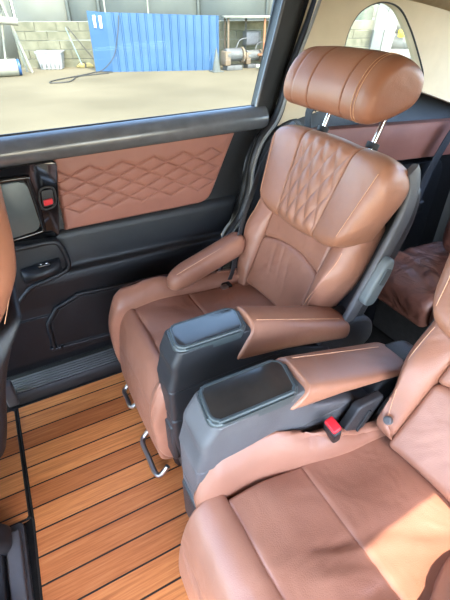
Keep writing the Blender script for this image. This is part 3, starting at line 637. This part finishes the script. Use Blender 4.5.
# ================================================================ SEAT BELTS
sb = thing('seat_belt', (0.62, 1.09, 0.33), 'dark seat belt hanging along the far side of the captain seat by the door', 'seat belt')
tube('strap', [(0.816, 1.13, 0.8), (0.729, 1.114, 0.704), (0.667, 1.066, 0.642), (0.616, 1.036, 0.569), (0.578, 1.007, 0.491), (0.553, 0.988, 0.423), (0.54, 0.985, 0.394)], 0.02, M_BELT, sb, n=50, flat=(0.011, 0.0016, (0.5, -0.8, 0.3)), seg=12)
box('tongue', (0.535, 1.008, 0.368), (0.03, 0.055, 0.012), M_BLACK, sb, 0.004)
box('tongue_plate', (0.522, 0.985, 0.36), (0.022, 0.02, 0.03), M_STEEL, sb, 0.002)
sb2 = thing('seat_belt', (0.80, 1.0, 0.86), 'short grey belt end showing between the headrest and the pillar', 'seat belt')
tube('strap', [(0.84, 1.02, 0.70), (0.82, 1.02, 0.83), (0.822, 1.02, 0.876), (0.85, 1.01, 0.884)], 0.02, M_BELT, sb2, n=24, flat=(0.024, 0.002, (1, -0.3, 0.2)), seg=12)
sb3 = thing('seat_belt', (1.66, 1.15, 0.4), 'black rear seat belt running down the quarter panel at right', 'seat belt')
tube('strap', [(1.72, 1.14, 0.74), (1.66, 1.14, 0.66), (1.60, 1.14, 0.52), (1.55, 1.12, 0.40)], 0.02, M_BELT, sb3, n=24, flat=(0.024, 0.002, (0, 1, 0)), seg=12)
box('anchor', (1.55, 1.11, 0.40), (0.05, 0.03, 0.05), M_BLACK, sb3, 0.008)

# ================================================================ THIRD ROW
R_ = thing('rear_bench_seat', (1.3, 0.6, 0.0), 'brown wrinkled leather rear bench seat behind the captain seats', 'car seat')
cr = sm([(1.20, 0.315), (1.15, 0.305), (1.125, 0.27), (1.14, 0.21), (1.18, 0.175), (1.5, 0.16), (1.56, 0.2), (1.55, 0.30), (1.45, 0.32), (1.3, 0.325)], 80)
def rear_wr(a, p, n): return (0.006 * sin(60 * p.x + 8 * a + 2 * sin(20 * a)) * exp(-((p.x - 1.28) / 0.08) ** 2) + 0.004 * sin(90 * p.x - 14 * a)* exp(-((p.x - 1.28) / 0.1) ** 2)) if n.y > 0.3 else 0
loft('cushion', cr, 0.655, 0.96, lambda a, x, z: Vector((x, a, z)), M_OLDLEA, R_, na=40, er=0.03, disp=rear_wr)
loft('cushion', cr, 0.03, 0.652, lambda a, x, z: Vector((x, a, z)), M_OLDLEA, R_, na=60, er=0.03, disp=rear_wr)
br = sm([(1.50, 0.32), (1.43, 0.34), (1.405, 0.42), (1.43, 0.58), (1.50, 0.75), (1.56, 0.80), (1.64, 0.78), (1.66, 0.6), (1.62, 0.42)], 60)
for y0, y1 in ((0.50, 0.88), (0.03, 0.49)):
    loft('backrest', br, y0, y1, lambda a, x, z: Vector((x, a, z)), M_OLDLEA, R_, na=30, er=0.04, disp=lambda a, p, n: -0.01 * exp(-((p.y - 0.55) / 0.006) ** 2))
box('bench_base', (1.38, 0.5, 0.08), (0.34, 0.85, 0.17), M_DARK, R_, 0.01)

# ================================================================ FRONT SEAT (left edge)
FS = thing('front_seat', (-0.4, 0.85, 0.0), 'front seat whose tan back edge and grey rail cover show at the left', 'car seat')
fb = sm([(-0.06, 0.93), (-0.028, 0.87), (-0.004, 0.80), (-0.014, 0.70), (-0.045, 0.61), (-0.09, 0.53), (-0.14, 0.42), (-0.25, 0.40), (-0.24, 0.6), (-0.17, 0.85), (-0.12, 0.93)], 70)
loft('backrest', fb, 0.74, 1.10, lambda a, x, z: Vector((x - 0.02 - 0.16 * max(0, 0.68 - z), a, z + 0.02)), M_HEAD, FS, na=24, er=0.05, scale_end=0.09)
loft('back_cover', sm([(-0.055, 0.60), (-0.075, 0.55), (-0.12, 0.44), (-0.19, 0.22), (-0.30, 0.20), (-0.28, 0.42)], 50), 0.76, 1.09, lambda a, x, z: Vector((x - 0.012, a, z)), M_BLACK, FS, na=10, er=0.03, scale_end=0.06)
tube('stitching', [(-0.115, 0.775, 0.92), (-0.06, 0.772, 0.88), (-0.035, 0.772, 0.8), (-0.05, 0.772, 0.70), (-0.09, 0.774, 0.6)], 0.0008, M_THREAD, FS)
rc_ = prism('rail_cover', rpoly([(-0.70, 0.30), (-0.222, 0.30), (-0.219, 0.726), (-0.70, 0.726)], 0.01), XY, -0.012, 0.012, M_GREY, FS, bev=0.004)
for x_, wd, h_, mm_ in ((-0.243, 0.034, 0.022, M_GREY), (-0.283, 0.034, 0.034, M_GREYD), (-0.325, 0.03, 0.05, M_GREY)):
    box('rail_strip', (x_, 0.50, h_ / 2 + 0.01), (wd, 0.40, h_), mm_, FS, 0.005)
loft('rail_cap', sm([(-0.40, 0.0), (-0.262, 0.01), (-0.245, 0.035), (-0.28, 0.075), (-0.34, 0.11), (-0.42, 0.12)], 40), 0.64, 0.735, lambda a, x, z: Vector((x, a, z)), M_GREYD, FS, na=10, er=0.03, scale_end=0.06)
loft('rail_end', sm([(-0.40, 0.02), (-0.27, 0.02), (-0.25, 0.05), (-0.29, 0.09), (-0.42, 0.11)], 40), 0.30, 0.545, lambda a, x, z: Vector((x, a, z)), M_GREY, FS, na=10, er=0.04, scale_end=0.06)
box('seat_base', (-0.5, 0.85, 0.2), (0.42, 0.42, 0.25), M_BLACK, FS, 0.02)

# ================================================================ OUTSIDE
GZ = -0.42
def concrete(name, c1, c2, sc_):
    return mat(name, c1, c2, sc_, 0.9, bump=0.3, bscale=20, detail=6)
M_GROUND = mat('sunny_concrete', srgb(82, 76, 61), srgb(96, 89, 72), 0.4, 0.95, bump=0.3, bscale=20, detail=6, spec=0.05)
M_STUCCO = concrete('pale_stucco', srgb(107, 108, 98), srgb(115, 117, 107), 1.2)
M_BLOCK = concrete('rock_face_block', srgb(86, 85, 67), srgb(107, 105, 86), 5)
M_PANELW = mat('white_panel', srgb(124, 124, 112), srgb(128, 128, 118), 2, 0.6)
M_PANELG = mat('grey_panel', srgb(94, 98, 93), srgb(101, 105, 98), 2, 0.5)
M_BLUE = mat('blue_sheet', srgb(27, 63, 95), srgb(38, 72, 102), 1.6, 0.5)
M_BLUED = mat('blue_sheet_band', srgb(23, 60, 101), srgb(29, 66, 106), 1.6, 0.5)
M_TUB = mat('white_plastic', srgb(128, 129, 127), srgb(134, 135, 133), 4, 0.5)
M_YELLOW = mat('yellow_foam', srgb(118, 106, 63), srgb(129, 118, 74), 9, 0.9)
M_CABLE = mat('black_cable', srgb(34, 32, 27), srgb(40, 38, 32), 10, 0.6)
M_PIPE = mat('pale_pipe', srgb(112, 112, 97), srgb(120, 118, 105), 6, 0.6)
M_RUST = mat('rusty_metal', srgb(86, 73, 57), srgb(101, 86, 65), 7, 0.8, bump=0.5, bscale=30)
M_MACH = mat('grey_machine', srgb(58, 58, 56), srgb(84, 84, 80), 8, 0.6)
M_ORANGE = mat('orange_post', srgb(128, 80, 47), srgb(133, 87, 54), 6, 0.6)
M_GREENG = mat('green_glazing', srgb(86, 107, 98), srgb(98, 118, 108), 1.0, 0.25)
M_BUILD = mat('white_building', srgb(128, 128, 120), srgb(133, 133, 125), 1, 0.7)
M_CONE = mat('dull_cone', srgb(65, 69, 64), srgb(77, 79, 73), 9, 0.8)
struct(prism('ground', [(-40, -25), (70, -25), (70, 70), (-40, 70)], XY, GZ - 0.2, GZ, M_GROUND, bev=0))
# block wall running left to right, along the direction (1.866,-0.714)
U = Vector((0.934, -0.357)); Nn = Vector((0.357, 0.934))
P0 = Vector((1.23, 15.32))
def onw(u, z, d, o=P0): q = o + U * u + Nn * d; return Vector((q.x, q.y, z))
bw = thing('block_wall', onw(2.5, GZ, 0.1), 'low wall of rough pale stone blocks behind the blue sheet', 'wall')
bm = bmesh.new(); rowh = 0.232
for r in range(5):
    off = 0.0 if r % 2 == 0 else -0.31
    k = 0; u = 0.0
    while u < 13.0:
        L = 0.62 if not (u == 0 and r % 2) else 0.31
        z0 = GZ + r * rowh
        res = bmesh.ops.create_cube(bm, size=1)
        jit = random.uniform(-0.02, 0.03)
        for v in res['verts']:
            uu = u + (v.co.x + 0.5) * (L - 0.012); zz = z0 + (v.co.z + 0.5) * (rowh - 0.014); dd = (0 if v.co.y < 0 else 0.3)
            if v.co.y < 0: dd += jit + (0.02 if v.co.z < 0 else -0.015)
            v.co = onw(uu, zz, dd)
        u += L
finish(bm, 'blocks', M_BLOCK, bw, smooth=False)
prism('mortar_core', [(0.02, GZ), (13.0, GZ), (13.0, GZ + 5 * rowh - 0.005), (0.02, GZ + 5 * rowh - 0.005)], lambda u, z, d: onw(u, z, d), 0.045, 0.25, M_STUCCO, bw, bev=0)
# building facade behind: white and grey panels, posts
fc = thing('warehouse', onw(5, GZ, 1.0), 'pale panelled building rising behind the stone block wall', 'building')
for i, (u0, u1, m_) in enumerate([(-6.0, -0.2, M_STUCCO), (-0.12, 1.42, M_PANELW), (1.50, 2.36, M_PANELG), (2.40, 5.4, M_PANELG), (5.46, 7.6, M_PANELG), (7.66, 9.4, M_PANELW), (9.46, 10.6, M_GREENG), (10.65, 14, M_GREENG)]):
    prism('wall_panel' if m_ is not M_GREENG else 'window', [(u0, GZ), (u1, GZ), (u1, 5), (u0, 5)], lambda u, z, d: onw(u, z, d), 1.0, 1.15, m_, fc, bev=0)
for u in (1.46, 2.38, 3.9, 5.43, 7.63, 9.43, 10.62):
    prism('panel_joint', [(u - 0.035, GZ), (u + 0.035, GZ), (u + 0.035, 5), (u - 0.035, 5)], lambda u_, z, d: onw(u_, z, d), 0.94, 1.1, M_PANELG if u < 9 else M_PANELW, fc, bev=0)
# blue corrugated sheet: narrow turned flap and wide face
Bc = Vector((3.40, 13.14)); BR = Vector((6.25, 12.12)); BL = Vector((3.02, 13.50))
bl = thing('corrugated_fence', (Bc.x, Bc.y, GZ), 'bright blue corrugated metal sheet standing in front of the stone wall', 'fence')
def corr(name, a, b, zt0, zt1, n, amp, m_, d=0.0, z0=GZ):
    bm = bmesh.new(); dirv = (b - a); L = dirv.length; dirv.normalize(); nv = Vector((dirv.y, -dirv.x))
    rows = []
    prof_ = []
    for k in range(n):
        for f_, h_ in ((0.0, 0), (0.72, 0), (0.80, 1), (0.92, 1)): prof_.append(((k + f_) / n, h_))
    prof_.append((1.0, 0))
    for side in (0, 0.012):
        lo_, hi_ = [], []
        for f_, h_ in prof_:
            q = a + dirv * (f_ * L) + nv * (h_ * amp + d - side)
            lo_.append(bm.verts.new((q.x, q.y, z0))); hi_.append(bm.verts.new((q.x, q.y, zt0 + (zt1 - zt0) * f_)))
        rows.append((lo_, hi_))
    K = len(prof_)
    for lo_, hi_ in rows:
        for i in range(K - 1): bm.faces.new((lo_[i], lo_[i + 1], hi_[i + 1], hi_[i]))
    for e in (0, 1):
        for i in range(K - 1): bm.faces.new((rows[0][e][i], rows[0][e][i + 1], rows[1][e][i + 1], rows[1][e][i]))
    for i in (0, K - 1): bm.faces.new((rows[0][0][i], rows[0][1][i], rows[1][1][i], rows[1][0][i]))
    return finish(bm, name, m_, bl, smooth=False)
corr('face_sheet', Bc, BR, 0.965, 0.885, 14, 0.035, M_BLUE)
fp = corr('flap_sheet', Bc + Vector((-0.40, 0.34)), Bc, 1.00, 0.965, 1, 0.0, M_BLUE)
dirb = (BR - Bc).normalized(); nb = Vector((dirb.y, -dirb.x))
def onb(u, z, d): q = Bc + dirb * u + nb * d; return Vector((q.x, q.y, z))
for k in range(2):
    q = Bc + Vector((-0.25 + 0.13 * k, 0.2125 - 0.1105 * k))
    box('white_mark', (q.x - 0.012, q.y - 0.014, 0.76 - 0.01 * k), (0.07, 0.012, 0.28), M_WHITE, fp, 0.0, rot=Matrix.Rotation(radians(-40.4), 3, 'Z'))
for nm, u in (('support_post', 0.02), ('support_post', 1.15)):
    q = Bc + dirb * u + Vector((0.02, 0.12)); tube('support_post', [(q.x, q.y, GZ), (q.x, q.y, 1.7)], 0.022, M_PIPE, bl)
# traffic cone at the right end of the sheet
cn = thing('traffic_cone', (6.00, 11.80, GZ), 'dull grey cone standing at the right end of the blue sheet', 'cone')
ring_c = [(cos(k * pi / 10), sin(k * pi / 10)) for k in range(20)]
loft('cone_body', lambda z: [Vector((p[0], p[1])) * (0.125 - 0.19 * (z - GZ)) for p in ring_c], GZ + 0.02, GZ + 0.58, lambda z, x, y: Vector((6.00 + x, 11.80 + y, z)), M_CONE, cn, na=8, er=0.008)
box('cone_base', (6.00, 11.80, GZ + 0.015), (0.32, 0.32, 0.03), M_CONE, cn, 0.008)
# white tub
tb = thing('plastic_tub', (2.02, 14.75, GZ), 'white plastic tub standing against the block wall', 'tub')
def tub_ring(z):
    k = (z - GZ) / 0.46; return rrect(-0.30 - 0.07 * k, 0.30 + 0.07 * k, -0.20 - 0.05 * k, 0.20 + 0.05 * k, 0.06)
rt_ = Matrix.Rotation(radians(-21), 3, 'Z')
tmap = lambda z, x, y: Vector((2.02, 14.68, 0)) + rt_ @ Vector((x, y, z))
loft('tub_body', tub_ring, GZ, GZ + 0.42, tmap, M_TUB, tb, na=10, er=0.02)
loft('tub_rim', [(p.x * 1.04, p.y * 1.06) for p in [Vector(q) for q in tub_ring(GZ + 0.44)]], GZ + 0.41, GZ + 0.46, tmap, M_TUB, tb, na=2, er=0.01)
multi('tub_rib', [(tmap(GZ + 0.2, -0.24 + 0.12 * k, -0.232), (0.035, 0.03, 0.3)) for k in range(5)], M_TUB, tb)
# yellow bundle, leaning poles, cables
yb = thing('foam_bundle', (2.93, 14.62, GZ), 'small yellow foam bundle on the ground between tub and blue sheet', 'bundle')
loft('foam', sm([(-0.2, 0.0), (-0.21, 0.06), (-0.12, 0.12), (0.02, 0.11), (0.13, 0.13), (0.21, 0.06), (0.2, 0.0)], 40), -0.08, 0.08, lambda a, x, z: Vector((2.93 + x, 14.52 + a - 0.35 * x, GZ + z)), M_YELLOW, yb, na=6, er=0.03)
loft('strap', sm([(-0.02, -0.002), (-0.02, 0.118), (0.02, 0.118), (0.02, -0.002)], 20), -0.085, 0.085, lambda a, x, z: Vector((2.93 + x, 14.52 + a - 0.35 * x, GZ + z + 0.004)), M_CABLE, yb, na=2, er=0.004)
def lean(name, a, b, r, m_, label, cat): o = tube(name, [a, tuple((Vector(a) + Vector(b)) / 2), b], r, m_, n=6); return tag(o, label, cat)
lean('pole', (3.30, 14.10, GZ), (2.62, 14.55, 0.62), 0.014, M_CABLE, 'long thin dark pole leaning on the block wall left of the blue sheet', 'pole')
lean('broom_stick', (2.80, 14.25, GZ + 0.1), (2.58, 14.62, 0.60), 0.014, M_GREENG, 'thin bluish stick leaning on the block wall beside the dark pole', 'stick')
tag(tube('cable', [(3.35, 13.0, GZ + 0.015), (3.0, 13.25, GZ + 0.012), (2.6, 12.9, GZ + 0.012), (2.1, 12.5, GZ + 0.012), (1.6, 12.1, GZ + 0.012), (1.5, 11.75, GZ + 0.012), (1.9, 11.75, GZ + 0.012), (2.1, 12.1, GZ + 0.012), (2.35, 12.6, GZ + 0.012), (3.2, 12.85, GZ + 0.012)], 0.016, M_CABLE, n=110), 'black cable lying looped on the concrete before the blue sheet', 'cable')
tag(tube('rope', [(3.72, 13.0, 0.90), (3.62, 12.95, 0.5), (3.45, 12.97, 0.0), (3.15, 13.0, -0.3), (2.9, 13.1, GZ + 0.01)], 0.012, M_CABLE, n=40), 'thin cord hanging down over the blue corrugated sheet', 'rope')
# pipe rack at far left
pr_ = thing('pipe_rack', (1.0, 14.2, GZ), 'pale steel pipe trestle at the far left outside the window', 'rack')
for a, b, r in (((0.72, 14.2, GZ), (1.02, 14.2, 1.3), 0.03), ((1.36, 14.0, GZ), (1.0, 14.1, 1.3), 0.035), ((1.26, 14.3, GZ), (1.06, 14.2, 1.3), 0.03), ((0.55, 14.1, 0.2), (1.05, 14.1, 1.3), 0.025)):
    tube('leg', [a, tuple((Vector(a) + Vector(b)) / 2), b], r, M_PIPE, pr_, n=6)
tb2 = tag(tube('pipe', [(0.3, 13.75, 0.84), (0.9, 13.75, 0.80), (1.27, 13.72, 0.77)], 0.085, M_PIPE, n=8, seg=16), 'thick pale pipe lying across the trestle at far left', 'pipe')
pe_ = thing('cable_drum', (0.78, 13.55, GZ), 'pale drum with blue end on the ground at far left', 'drum')
rg = [(cos(k * pi / 12) * 0.2, sin(k * pi / 12) * 0.2 + 0.2) for k in range(24)]
loft('drum_body', rg, 0.4, 0.98, lambda x, y, z: Vector((x, 13.55 + y, GZ + z)), M_PIPE, pe_, na=4, er=0.02)
loft('drum_end', rg, 0.982, 1.05, lambda x, y, z: Vector((x, 13.55 + y * 0.95, GZ + 0.01 + z * 0.95)), M_BLUED, pe_, na=2, er=0.02)
# work table with roof board, machines under it
tz_ = 0.82
wt = thing('work_shelter', (7.3, 12.2, GZ), 'open timber work shelter with a flat roof board right of the blue sheet', 'shelter')
dU = Vector((0.934, -0.357, 0)); dN = Vector((0.357, 0.934, 0)); S0 = Vector((6.62, 12.25, 0))
sp_ = lambda u, d, z: S0 + dU * u + dN * d + Vector((0, 0, z))
prism('roof_board', [(-0.1, -0.1), (2.2, -0.1), (2.2, 0.9), (-0.1, 0.9)], lambda u, d, z: sp_(u, d, z), tz_, tz_ + 0.05, M_PIPE, wt, bev=0)
for u, d, m_ in ((0.0, 0.0, M_RUST), (0.62, 0.7, M_MACH), (1.05, 0.0, M_ORANGE), (1.7, 0.7, M_RUST), (2.1, 0.0, M_RUST), (0, 0.8, M_RUST)):
    tube('post', [tuple(sp_(u, d, GZ)), tuple(sp_(u, d, tz_))], 0.032, m_, wt)
prism('shelf', [(0.9, 0.0), (2.1, 0.0), (2.1, 0.8), (0.9, 0.8)], lambda u, d, z: sp_(u, d, z), GZ + 0.32, GZ + 0.37, M_ORANGE, wt, bev=0)
def machine(name, u, d, label, seed, sz, m_):
    rnd = random.Random(seed); p = sp_(u, d, GZ); t = thing(name, tuple(p), label, 'machine')
    rgm = [(cos(k * pi / 8), sin(k * pi / 8)) for k in range(16)]
    loft('motor', [(x * 0.16 * sz, y * 0.16 * sz) for x, y in rgm], -0.26 * sz, 0.26 * sz, lambda a, q, r_: p + Vector((a, q, 0.38 * sz + r_)), m_, t, na=6, er=0.03)
    box('base', p + Vector((0, 0, 0.06 * sz)), (0.5 * sz, 0.3 * sz, 0.12 * sz), M_MACH, t, 0.01)
    box('gearbox', p + Vector((-0.22 * sz, 0, 0.3 * sz)), (0.18 * sz, 0.3 * sz, 0.36 * sz), M_RUST, t, 0.03)
    tube('handle_bar', [p + Vector((0.1 * sz, 0, 0.5 * sz)), p + Vector((0.22 * sz, 0, 0.72 * sz)), p + Vector((0.4 * sz, -0.1, 0.78 * sz))], 0.018, m_, t)
    loft('flywheel', [(x * 0.2 * sz, y * 0.2 * sz) for x, y in rgm], 0.27 * sz, 0.33 * sz, lambda a, q, r_: p + Vector((a, q, 0.36 * sz + r_)), M_RUST, t, na=2, er=0.01)
machine('engine', 0.1, -0.25, 'grey engine block on the ground between blue sheet and timber shelter', 1, 1.0, M_MACH)
machine('pump', 0.75, 0.2, 'rusty pump under the roof board of the timber shelter', 2, 0.85, M_MACH)
cbx = thing('control_box', tuple(sp_(0.75, 0.4, 0.25)), 'dark box raised inside the timber shelter', 'box')
box('case', sp_(0.78, 0.55, 0.32), (0.5, 0.25, 0.36), M_MACH, cbx, 0.02); box('door', sp_(0.78, 0.41, 0.32), (0.4, 0.02, 0.28), M_GREY, cbx, 0.005)
tag(tube('timber', [tuple(sp_(0.75, -0.45, GZ + 0.10)), tuple(sp_(1.4, -0.5, GZ + 0.07)), tuple(sp_(2.1, -0.55, GZ + 0.06))], 0.06, M_PIPE, n=8), 'pale timber lying on the ground before the shelter', 'timber')
# white building seen through the quarter window
wb = thing('white_building', (12.5, 12.2, GZ), 'white building with grey column seen through the rear quarter window', 'building')
R0 = Vector((9.0, 13.0)); Ub = Vector((0.85, -0.53)).normalized(); Nb = Vector((0.53, 0.85))
def onq(u, z, d): q = R0 + Ub * u + Nb * d; return Vector((q.x, q.y, z))
for k in range(6):
    prism('cladding', [(0.0, GZ + 0.42 * k), (16, GZ + 0.42 * k), (16, GZ + 0.42 * k + 0.39), (0, GZ + 0.42 * k + 0.39)], onq, 0.0, 0.12, M_BUILD, wb, bev=0)
prism('window', [(0.5, 0.65), (2.75, 0.65), (2.75, 3.0), (0.5, 3.0)], onq, -0.03, 0.02, M_GREENG, wb, bev=0)
prism('backing', [(0, GZ), (16, GZ), (16, 4.5), (0, 4.5)], onq, 0.05, 0.2, M_PANELG, wb, bev=0)
prism('column', [(2.78, -0.2), (3.1, -0.2), (3.3, 5), (2.98, 5)], onq, -0.3, -0.05, M_PANELG, wb, bev=0.02)
prism('column', [(3.1, GZ), (3.4, GZ), (3.75, 5), (3.3, 5)], onq, -0.32, -0.05, M_BUILD, wb, bev=0.02)
ys_ = tag(prism('sign', rrect(3.62, 3.86, 0.30, 0.50, 0.03), onq, -0.12, -0.07, mat('yellow_sign', srgb(236, 204, 30), srgb(240, 210, 40), 3, 0.5)), 'small yellow sign on the white building behind the quarter window', 'sign')
